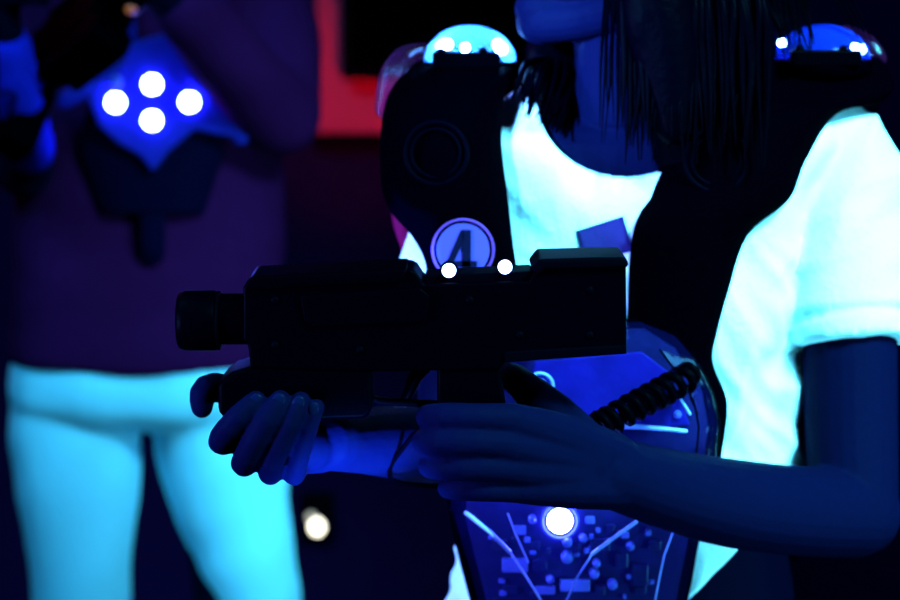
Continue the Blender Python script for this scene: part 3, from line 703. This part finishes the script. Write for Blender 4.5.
# his vest: four lights on a pointed blue-lit plate
v2 = thing('laser_tag_vest', 'blurred vest with four glowing white lights on its blue chest plate', 'vest', P(152, 215, 1.06))
fy = 1.075
bm = bmesh.new(); panel(bm, [(48, 118, 186, fy-.01, .005), (80, 98, 205, fy-.015, .01), (120, 84, 220, fy-.015, .012), (150, 80, 224, fy-.012, .012), (185, 88, 214, fy-.01, .012), (213, 98, 205, fy-.008, .01)], .022)
bp = obj('chest_plate', bm, 'bvest', v2)
py = fy-.030
bm = bmesh.new(); prism(bm, [(88, 100), (92, 70), (108, 54), (135, 42), (168, 32), (186, 46), (202, 70), (222, 100), (242, 138), (215, 134), (194, 130), (180, 142), (168, 152), (152, 172), (140, 156), (118, 144), (98, 126)], py, py+.018)
ip = obj('light_plate', bm, 'bplate', v2, smooth=False, bevel=.004, label='blue faceted plate')
for (u, v) in ((115.5, 102.5), (152, 84.5), (189.5, 102), (152, 120.5)):
    bm = bmesh.new(); c = P(u, v, py-.001); ellipsoid(bm, c, (.0105, .006, .0105), None, 16, 10); obj('led', bm, 'led_hot', v2, label='glowing white light')
bm = bmesh.new(); c = P(117, 82, py-.002); ellipsoid(bm, c, (.006, .004, .008), None, 14, 8); obj('small_light', bm, 'comp', v2)
for pts in ([(166, 52, fy-.022), (205, 88, fy-.028), (240, 136, fy-.02)], [(140, 52, fy-.022), (108, 78, fy-.028), (64, 100, fy-.02)]):
    bm = bmesh.new(); tube(bm, jb(pts), .011, 10, 3, flat=.5, axis=V((0, 1, 0))); obj('edge_trim', bm, 'bplate', v2)
for ua, ub in ((120, 92), (184, 226)):
    bm = bmesh.new(); tube(bm, jb([(ua, 60, fy), ((ua*.6+ub*.4), 0, fy+.005), (ub, -50, fy+.07), (ub, -50, BY+.1)]), .026, 12, 4, flat=.4, axis=V((0, 1, 0))); obj('shoulder_strap', bm, 'bplate', v2)
bm = bmesh.new(); tube(bm, jb([(152, 212, fy), (152, 236, fy), (152, 252, fy+.004)]), .016, 12, 3, flat=.4, axis=V((0, 1, 0))); obj('hanging_strap', bm, 'bvest', v2)

# his gun: a copy of hers, held up across his chest
g2 = copy_tree(gun)
for ch in list(g2.children):
    if ch.name.startswith(('led', 'indicator')): bpy.data.objects.remove(ch)
g2['label'] = 'blurred dark laser gun held up at the chest of the person behind'
g2['category'] = 'toy gun'
bdir = V((.66, -.60, .45)).normalized(); X_ = -bdir; Z_ = V((.0, .75, .55)); Z_ = (Z_-X_*Z_.dot(X_)).normalized(); Y_ = Z_.cross(X_)
R3 = Matrix((X_, Y_, Z_)).transposed()
gc = P(405, 320, -.083)-WL[gun]                       # middle of the gun from its origin
g2.rotation_euler = R3.to_euler(); g2.location = P(62, 50, .93)-R3 @ gc
WL[g2] = V(g2.location)
MZ = P(200, 320.5, -.082)-WL[gun]
bm = bmesh.new(); ellipsoid(bm, MZ+V((0, -.004, -.020)), (.007, .006, .005))
me = mesh_from(bm, 'amber_light'); o = bpy.data.objects.new('amber_light', me); link(o, g2); me.materials.append(M['led_warm']); o['label'] = 'small amber light'

# ================================================================== LIGHT
def area(name, loc, target, size, energy, col, sy=None, spread=None):
    l = bpy.data.lights.new(name, 'AREA'); l.energy = energy; l.color = col; l.size = size
    if sy: l.shape = 'RECTANGLE'; l.size_y = sy
    if spread: l.spread = math.radians(spread)
    o = bpy.data.objects.new(name, l); link(o); o.location = loc
    o.rotation_euler = (V(target)-V(loc)).to_track_quat('-Z', 'Y').to_euler(); return o
def point(name, loc, energy, col, r=.01):
    l = bpy.data.lights.new(name, 'POINT'); l.energy = energy; l.color = col; l.shadow_soft_size = r
    o = bpy.data.objects.new(name, l); link(o); o.location = loc; return o
UV = (.055, .56, 1.0); UVR = (.11, .70, 1.0)
def spot(name, loc, target, energy, col, deg, blend=.6, r=.03):
    l = bpy.data.lights.new(name, 'SPOT'); l.energy = energy; l.color = col; l.spot_size = math.radians(deg); l.spot_blend = blend; l.shadow_soft_size = r
    o = bpy.data.objects.new(name, l); link(o); o.location = loc; o.rotation_euler = (V(target)-V(loc)).to_track_quat('-Z', 'Y').to_euler()
area('blacklight_right', (.95, -.95, 2.4), (.24, .16, 1.18), .4, 19, UVR, spread=46)
area('shirt_tail_fill', (1.35, -.75, .75), (.2, .15, 1.0), .25, 3.2, UVR, spread=50)  # added low at the right to light the tee under her forearm
area('blacklight_left', (-1.0, -.2, 2.6), (-.33, 1.2, .9), .6, 42, UV)
spot('neck_fill', (-.55, -.95, 1.62), P(600, 62, .14), 1150, (.10, .36, 1), 9.6, .9, .05)  # added narrow beam to brighten her chin and neck
spot('wrist_fill', (-.10, -.80, .55), P(362, 445, -.05), 2200, (.035, .20, 1), 8.6, .9, .02)  # added unseen source below, brightens her right wrist
area('blue_fill', (-1.3, -.60, 1.15), (-.12, 0, 1.28), .25, 9.0, (.16, .24, 1.0), spread=50)
sp = bpy.data.lights.new('red_spot', 'SPOT'); sp.energy = 11; sp.color = (1, .03, .10); sp.spot_size = math.radians(40); sp.spot_blend = .8; sp.shadow_soft_size = .05
so_ = bpy.data.objects.new('red_spot', sp); link(so_); so_.location = (-.05, 1.7, 1.05); so_.rotation_euler = (P(362, 110, 2.47)-so_.location).to_track_quat('-Z', 'Y').to_euler()
area('red_glow', (-1.2, 1.9, 2.2), (-.2, .4, 1.3), .3, 2, (1, .04, .22))

w = bpy.data.worlds.new('world'); scn.world = w; w.use_nodes = True
w.node_tree.nodes['Background'].inputs[0].default_value = (.02, .012, .10, 1); w.node_tree.nodes['Background'].inputs[1].default_value = .02
scn.view_settings.view_transform = 'Standard'; scn.view_settings.look = 'None'; scn.view_settings.exposure = 0; scn.view_settings.gamma = 1
